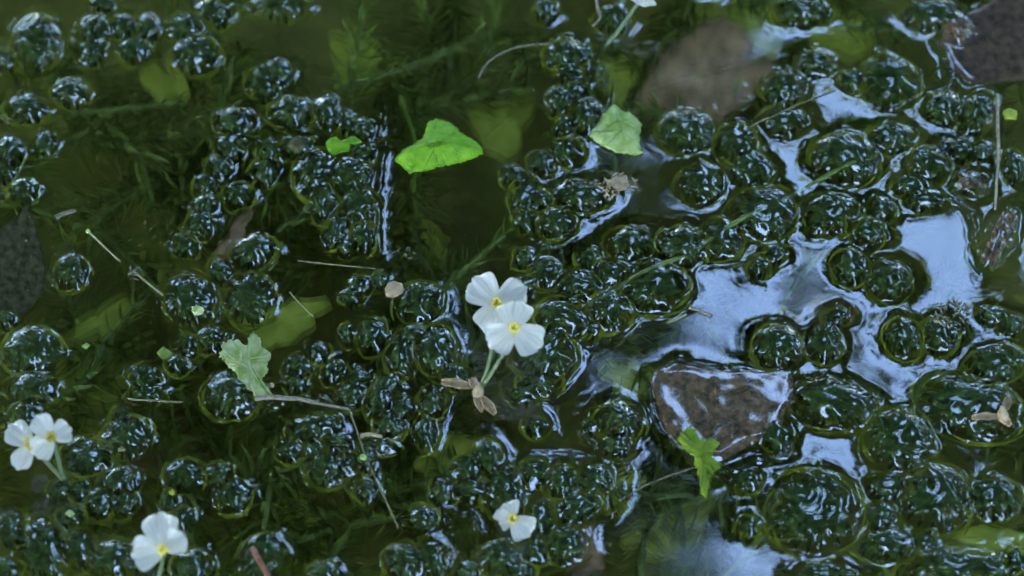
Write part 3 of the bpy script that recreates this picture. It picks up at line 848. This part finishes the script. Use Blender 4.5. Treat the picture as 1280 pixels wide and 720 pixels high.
# sunken leaves seen through the water: centre, half length, half width, turn, depth, colour, label
SUNK = [
 (630,150,42,34,-40,.022,'sunk_yellow',"sunken olive leaf just behind the folded bright green leaf"),
 (455,72,46,32,10,.030,'sunk_yellow',"sunken yellow green leaf above the crowded block of weed tips"),
 (355,398,58,26,-18,.016,'sunk_yellow',"sunken yellow green leaf above the ragged pale leaf"),
 (935,22,60,34,15,.018,'sunk_yellow',"bright sunken yellow leaf touching the big brown one"),
 (885,88,82,62,-15,.016,'sunk_brown',"big sunken reddish brown leaf behind the round tips"),
 (205,102,34,22,30,.014,'sunk_yellow',"small sunken yellow leaf over the pale stem"),
 (115,462,44,36,60,.028,'sunk_yellow',"sunken olive leaf left of the ragged pale leaf"),
 (130,395,48,18,-30,.020,'sunk_yellow',"narrow sunken green leaf under the straw"),
 (375,670,52,34,75,.030,'sunk_yellow',"sunken yellow leaf near the red twig"),
 (845,655,64,30,-30,.022,'sunk_yellow',"long sunken olive leaf below the moss frond"),
 (790,470,36,22,20,.016,'sunk_yellow',"sunken yellow leaf beside the sodden brown leaf"),
 (1000,385,62,34,0,.026,'sunk_brown',"sunken brown leaf under the wide flat water"),
 (770,610,40,26,-20,.018,'sunk_yellow',"sunken leaf at the end of the film ridge"),
 (735,690,22,34,10,.008,'sunk_brown',"sunken reddish brown leaf scrap beside the tips near the half sunk flower"),
 (290,298,12,42,35,.006,'sunk_brown',"narrow sunken brown leaf between weed tips"),
 (520,300,44,30,20,.040,'sunk_yellow',"deep sunken leaf in the dark clear pool"),
 (1060,40,44,26,0,.022,'sunk_yellow',"sunken green leaf above the leafy tips"),
 (225,540,60,44,0,.040,'sunk_brown',"deep sunken grey brown leaf in the murky pool"),
 (1230,690,40,20,10,.010,'sunk_yellow',"sunken yellow leaf under the leafy clumps"),
 (560,560,46,22,-15,.014,'sunk_yellow',"sunken mossy leaf under the withered tan blossom"),
 (770,95,26,30,0,.014,'sunk_yellow',"sunken olive leaf beside the big sunken brown leaf"),
]
for (x, y, a, b, rot, dep, mat, lab) in SUNK:
    poly = []
    for k in range(26):
        t = 2 * math.pi * k / 26
        f_ = 1 + .16 * math.sin(3 * t + x) + .10 * math.sin(5 * t + y) + .07 * math.sin(9 * t + x * y)
        X, Y = a * math.cos(t) * f_, b * math.sin(t) * (1 - .3 * math.cos(t)) * f_ * random.uniform(.9, 1.08)
        poly.append((x + X * math.cos(R(rot)) - Y * math.sin(R(rot)), y + X * math.sin(R(rot)) + Y * math.cos(R(rot))))
    cR, sR = math.cos(R(rot)), math.sin(R(rot))
    outline_leaf("sunken_leaf", poly, mat, lab, under(dep), bulge=.001, wav=.0012, n=48, rings=6,
                 vein=[[(x - a * .9 * cR, y - a * .9 * sR), (x, y), (x + a * .9 * cR, y + a * .9 * sR)]])

# ------------------------------------------------------------------ flowers
def petal(root, C, ang, L, W, ex, ey, en, lift=.25, cup=.18, seed=0):
    """ang in the picture plane, counter-clockwise from the right"""
    r = random.Random(seed)
    NS, NC = 13, 27
    d = ex * math.cos(ang) + ey * math.sin(ang); s = -ex * math.sin(ang) + ey * math.cos(ang)
    V, F, A, B = [], [], [], []
    p1, p2, p3 = r.uniform(0, 6), r.uniform(0, 6), r.uniform(0, 6)
    for i in range(NS):
        t = i / (NS - 1)
        wid = W * .5 * (t ** .50) * math.sqrt(max(1 - max(0, (t - .52) / .48) ** 2.6 * .82, .02)) * 1.04 + .0004
        for j in range(NC):
            q = j / (NC - 1) * 2 - 1
            tt = t * (1 - .12 * q * q * t) + (.025 * math.sin(q * 6 + p1) + .015 * math.sin(q * 13 + p2)) * t ** 4
            z = lift * L * t - cup * L * t * t + .13 * W * q * q * t + .022 * L * math.sin(q * 9 + p2) * t ** 1.3 + .006 * L * math.sin(q * 27 + p1) * t + .02 * L * math.sin(q * 4 + t * 7 + p3) * t
            V.append(C + d * (L * tt) + s * (wid * q) + en * z); A.append(t); B.append(max(0, math.sin(q * 16 / (.35 + .65 * t) + p3)) ** 3 * (.9 if .1 < t < .9 else .2))
    for i in range(NS - 1):
        for j in range(NC - 1):
            a = i * NC + j; F.append((a, a + 1, a + NC + 1, a + NC))
    o = mesh_obj("petal", V, F, M['petal'], root)
    at = o.data.attributes.new("along", 'FLOAT', 'POINT'); at.data.foreach_set("value", A)
    at = o.data.attributes.new("vein", 'FLOAT', 'POINT'); at.data.foreach_set("value", B)
    md = o.modifiers.new("smooth", 'SUBSURF'); md.levels = 1; md.render_levels = 1
    return o

def flower(x, y, z, petals, stalk, label, tilt=0.35, lean=0.0, k=0, cen=1.0, ground=True):
    C = px(x, y, z)
    en = (Vector((lean, -math.sin(tilt), math.cos(tilt)))).normalized()
    ex = (V_RIGHT - en * V_RIGHT.dot(en)).normalized(); ey = en.cross(ex)
    base = stalk[-1]
    root = empty("white_flower", base)
    tag(root, label, "flower", "white flowers on the pond")
    for i, (a, L, W, lf) in enumerate(petals):
        petal(root, C + en * (.00022 * i), R(a), L * PX * .94, W * PX * 1.18, ex, ey, en, lift=lf, seed=k * 10 + i)
    # yellow middle: a little cushion of stamens
    V, F = [], []
    for q in range(16):
        a = q * 2.4; rr = .0011 * math.sqrt(q / 16) * cen
        p = C + en * .0004 + ex * (rr * math.cos(a)) + ey * (rr * math.sin(a))
        tip = p + en * (.0026 + .0006 * random.random()) * cen + (ex * math.cos(a) + ey * math.sin(a)) * (.0006 * cen)
        v, f = tube([p, p.lerp(tip, .6), tip - (tip - p) * .1, tip], [.00022, .00022, .00042, .00025], 6)
        k0 = len(V); V += v; F += [tuple(u + k0 for u in g) for g in f]
    mesh_obj("stamens", V, F, M['stamen'], root)
    pth = spline([C - en * .0003] + stalk, 20)
    mesh_obj("stalk", *tube(pth, [.0006 + .0002 * i / 19 for i in range(20)], 8), M['stalk'], root)
    v, f = tube([C - en * .0026, C - en * .0014, C + en * .0002], [.0007, .0012, .0010], 8)
    mesh_obj("calyx", v, f, M['stalk'], root)

base = on_film(602, 486, -.0015)
flower(621, 379, .026, [(137, 44, 43, .22), (30, 43, 34, .22), (250, 40, 40, .10)], [px(616, 430, .018), px(609, 462, .008), base + Vector((-.0006, 0, 0)), sub(600, 492, .02)],
       "white flower whose lower petal is overlapped by its twin, above the withered blossom", k=1)
flower(643, 410, .029, [(88, 34, 42, .20), (216, 40, 40, .12), (322, 42, 40, .14)], [px(630, 440, .021), px(617, 462, .011), base, sub(604, 490, .02)],
       "white flower overlapping its twin, on the slanting stalk from the withered blossom", k=2)
base = on_film(79, 600, -.0015)
flower(40, 556, .020, [(143, 38, 30, .25), (238, 36, 24, .10), (20, 26, 22, .05)], [px(56, 575, .014), px(72, 592, .005), base, sub(84, 608, .02)],
       "white flower with narrow spread petals beside its rounder twin", tilt=.2, k=3, cen=1.25)
flower(66, 547, .024, [(130, 34, 26, .35), (28, 26, 28, .25), (225, 32, 32, .12)], [px(71, 566, .016), px(76, 588, .006), base + Vector((.0008, .0004, 0)), sub(84, 606, .02)],
       "white flower with a rounded right petal, twin of the narrow petalled one", tilt=.25, k=4)
base = on_film(199, 728, -.0012)
flower(205, 687, .020, [(98, 46, 40, .30), (190, 40, 40, .12), (33, 32, 30, .35)], [px(203, 702, .013), px(200, 716, .005), base, sub(198, 742, .02)],
       "single white flower with one tall upright petal over crowded weed", tilt=.30, k=5)
base = on_film(643, 660, -.001)
flower(641, 649, .008, [(125, 22, 34, .20), (318, 30, 34, .10), (185, 18, 24, .15)], [px(642, 655, .004), base, sub(644, 664, .02)],
       "small half sunk white flower resting low among wet weed tips", tilt=.25, k=6)
base = on_film(757, 58, -.001)
flower(806, -8, .018, [(255, 18, 34, .10), (20, 30, 30, .2), (140, 30, 30, .2)], [px(790, 15, .012), px(772, 40, .005), base, sub(752, 64, .02)],
       "white flower cut off by the picture border on a long slanting stalk", tilt=.3, k=7)

# withered blossoms
def withered(name, lab, C, parts, stem=None, mat='withered'):
    root = empty(name, C); tag(root, lab, "flower")
    for i, (dx, dy, L, W, ang, up) in enumerate(parts):
        a = R(ang); V, F = [], []
        c0 = C + Vector((dx * PX, dy * PX / math.cos(TILT), .0012))
        d = Vector((math.cos(a), math.sin(a), 0)); s = Vector((-d.y, d.x, 0))
        for q in range(9):
            t = q / 8; w = W * PX * .5 * math.sqrt(max(math.sin(math.pi * (.06 + .88 * t)), 0.02))
            for j in range(7):
                v = j / 6 * 2 - 1
                p = c0 + d * (L * PX * t) + s * (w * v) + Vector((0, 0, up * math.sin(math.pi * t * .8) + .0013 * v * v + .0004 * math.sin(t * 14 + v * 5 + i)))
                V.append(p)
        for q in range(8):
            for j in range(6):
                b = q * 7 + j; F.append((b, b + 1, b + 8, b + 7))
        o = mesh_obj("petal", V, F, M[mat], root)
        md = o.modifiers.new("thickness", 'SOLIDIFY'); md.thickness = .0002
    V, F = [], []
    for q in range(9):
        th = math.pi * q / 8
        for j in range(10):
            ph = 2 * math.pi * j / 10; rr = 1 + .22 * math.sin(3 * ph + q)
            V.append(C + Vector((.0018 * math.sin(th) * math.cos(ph) * rr, .0030 * math.sin(th) * math.sin(ph) * rr, .0022 + .0018 * math.cos(th))))
    for q in range(8):
        for j in range(10):
            F.append((q * 10 + j, q * 10 + (j + 1) % 10, (q + 1) * 10 + (j + 1) % 10, (q + 1) * 10 + j))
    mesh_obj("seed_head", V, F, M[mat], root)
withered("withered_flower", "withered tan blossom with papery petals at the foot of the white flowers", on_film(598, 493, .0004),
         [(-8, 6, 38, 13, 172, .0012), (2, -6, 30, 13, -52, .0010), (-4, -4, 24, 10, -70, .0012), (-2, 3, 16, 12, 120, .001)])
withered("withered_flower", "shrivelled brown blossom caught on the wet leafy clump", on_film(1252, 522, .0003),
         [(-4, -2, 34, 10, 183, .0008), (2, 4, 20, 10, 70, .001), (0, -2, 14, 9, -60, .0006)], mat='withered')

# ------------------------------------------------------------------ twigs, straws, threads
def twig(name, pts, r, mat, lab, up=.0004, lift=None, taper=.5, knob=False, cat="twig"):
    path = []
    for i, p in enumerate(spline([Vector((a, b, 0)) for a, b in pts], 26)):
        q = on_film(p.x, p.y, up)
        path.append(q)
    z = np.convolve(np.pad([p.z for p in path], 4, mode='edge'), np.ones(9) / 9, mode='valid')
    for i, (p, zz) in enumerate(zip(path, z)):
        p.z = float(zz) + (lift(i / 25) if lift else 0)
    if not knob:
        o = mesh_obj(name, *tube(path, [r * (1 - taper * i / 25) * random.uniform(.88, 1.12) for i in range(26)], 7), M[mat])
        tag(o, lab, cat); return o
    root = empty(name, path[0]); tag(root, lab, cat)
    mesh_obj("shaft", *tube(path, [r * random.uniform(.88, 1.12) for i in range(26)], 7), M[mat], root)
    c = path[0]; V, F = [], []
    for q in range(7):
        th = math.pi * q / 6
        for j in range(8):
            ph = 2 * math.pi * j / 8
            V.append(c + Vector((math.sin(th) * math.cos(ph), math.sin(th) * math.sin(ph), math.cos(th))) * (r * 2.4))
    for q in range(6):
        for j in range(8): F.append((q * 8 + j, q * 8 + (j + 1) % 8, (q + 1) * 8 + (j + 1) % 8, (q + 1) * 8 + j))
    mesh_obj("knob", V, F, M['torn'], root)
    return root

twig("twig", [(318,498),(345,497),(375,499),(405,506),(436,511)], .0009, 'twig', "grey bent twig lying on the ridge of film by the ragged pale leaf", up=.0003)
twig("plant_thread", [(436,511),(445,535),(455,565),(470,600),(482,625),(498,660)], .00024, 'straw', "thin yellow green thread running down from the grey bent twig", taper=.2, cat="thread")
twig("straw", [(110,289),(130,308),(150,327)], .00032, 'straw', "thin straight straw with a white knob floating over dark weed", knob=True, cat="straw")
twig("straw", [(168,340),(186,355),(204,369)], .00036, 'straw', "short straw piece running to the rim of a broad tip", taper=.1, cat="straw")
twig("straw", [(162,499),(195,501),(229,503)], .00036, 'straw', "short yellow straw lying flat on the murky pool", taper=.4, cat="straw")
twig("straw", [(1247,118),(1247,150),(1248,190),(1246,225),(1244,262)], .0006, 'twig', "upright straw coloured twig crossing the wet weed tips", up=.0006, taper=.3)
twig("twig", [(316,686),(324,702),(338,728)], .0010, 'redtwig', "red twig standing in the weed at the picture border", lift=lambda t: .004 * t, taper=.1)
twig("twig", [(744,-12),(747,10),(750,22),(741,33)], .0006, 'twig', "crooked pale twig beside the cut off white flower", up=.0008)
twig("plant_thread", [(598,98),(608,80),(628,66),(655,57),(690,55)], .00035, 'debris', "fine curved grey thread floating in the dark clear water", taper=.3, cat="thread")
twig("plant_thread", [(935,160),(985,136),(1045,112)], .00024, 'straw', "fine straw thread strung between the wet tips", taper=.3, cat="thread")
twig("plant_thread", [(372,326),(420,331),(470,336)], .00024, 'straw', "fine yellow thread under the crowded block of weed tips", taper=.3, cat="thread")
twig("plant_thread", [(775,625),(815,603),(872,583)], .00022, 'debris', "dull thread leading from the film ridge to the moss frond", taper=.3, cat="thread")
twig("straw", [(862,384),(876,389),(890,395)], .0006, 'twig', "tiny pale twig at the border of the bright flat water", taper=.2, cat="twig")
twig("straw", [(834,404),(845,399),(858,393)], .0005, 'straw', "short tan straw touching the bright flat water", taper=.2, cat="straw")
twig("plant_thread", [(362,365),(376,381),(392,396)], .0002, 'straw', "fine thread over the sunken yellow green leaf", taper=.2, cat="thread")
twig("twig", [(70,272),(78,268),(95,263)], .0009, 'debris', "short grey brown twig by the point of the grey leaf", taper=.4)
twig("twig", [(450,545),(462,543),(478,546)], .0008, 'withered', "short tan twig between small tips below the bent twig", taper=.4)

# crumbs of debris: each heap one thing
def heap(x, y, rx, ry, n, mat, lab, size=.0012):
    V, F = [], []
    for k in range(n):
        a, r = random.uniform(0, 6.28), math.sqrt(random.random())
        c = on_film(x + rx * r * math.cos(a), y + ry * r * math.sin(a), .0003)
        d = Vector((random.gauss(0, 1), random.gauss(0, 1), random.gauss(0, .4))).normalized() * size * random.uniform(.5, 1.6)
        v, f = tube([c - d, c + Vector((0, 0, size * .2)), c + d], [size * .12, size * random.uniform(.2, .4), size * .1], 5)
        k0 = len(V); V += v; F += [tuple(u + k0 for u in g) for g in f]
    o = mesh_obj("debris", V, F, M[mat]); tag(o, lab, "debris", kind="stuff")
heap(1190, 392, 26, 17, 46, 'debris', "grey fluffy debris drifting on the wide flat water")
heap(772, 232, 26, 16, 40, 'withered', "beige crumbs of debris on the water below the torn pale leaf", size=.0010)
heap(505, 318, 14, 8, 10, 'debris', "few grey crumbs in the dark pool above the round tip", size=.0007)
heap(168, 342, 9, 9, 14, 'debris', "small grey tuft of debris in the middle of the straw", size=.0009)
heap(845, 690, 60, 50, 26, 'debris', "pale specks scattered over the sunken olive leaf", size=.0005)
heap(1100, 410, 90, 20, 22, 'debris', "thin line of specks on the dark flat water", size=.0005)
heap(755, 425, 60, 30, 18, 'debris', "dark specks on the bright flat water by the flowers", size=.0006)
heap(560, 690, 14, 10, 12, 'debris', "purplish crumbs between the two broad tips near the half sunk flower", size=.0008)
heap(120, 330, 110, 90, 22, 'debris', "pale specks floating over dark weed round the straw", size=.0004)
heap(560, 110, 100, 80, 22, 'debris', "pale specks on the dark clear water round the folded leaf", size=.0004)

V, F = [], []
for k in range(520):
    x, y = random.uniform(-20, 1300), random.uniform(-20, 740)
    c = on_film(x, y, .00006); r_ = random.uniform(.00012, .00034) * (1.8 if random.random() < .06 else 1)
    a0 = random.uniform(0, 6.28); k0 = len(V)
    for q in range(5):
        a = a0 + q * 1.2566; rr = r_ * random.uniform(.6, 1.2)
        V.append(c + Vector((rr * math.cos(a), rr * .8 * math.sin(a), 0)))
    V.append(c + Vector((0, 0, r_ * .6)))
    F += [(k0 + q, k0 + (q + 1) % 5, k0 + 5) for q in range(5)] + [tuple(k0 + 4 - q for q in range(5))]
o = mesh_obj("floating_specks", V, F, M['debris']); tag(o, "pale dust and tiny plant specks strewn over the whole water surface", "debris", kind="stuff")
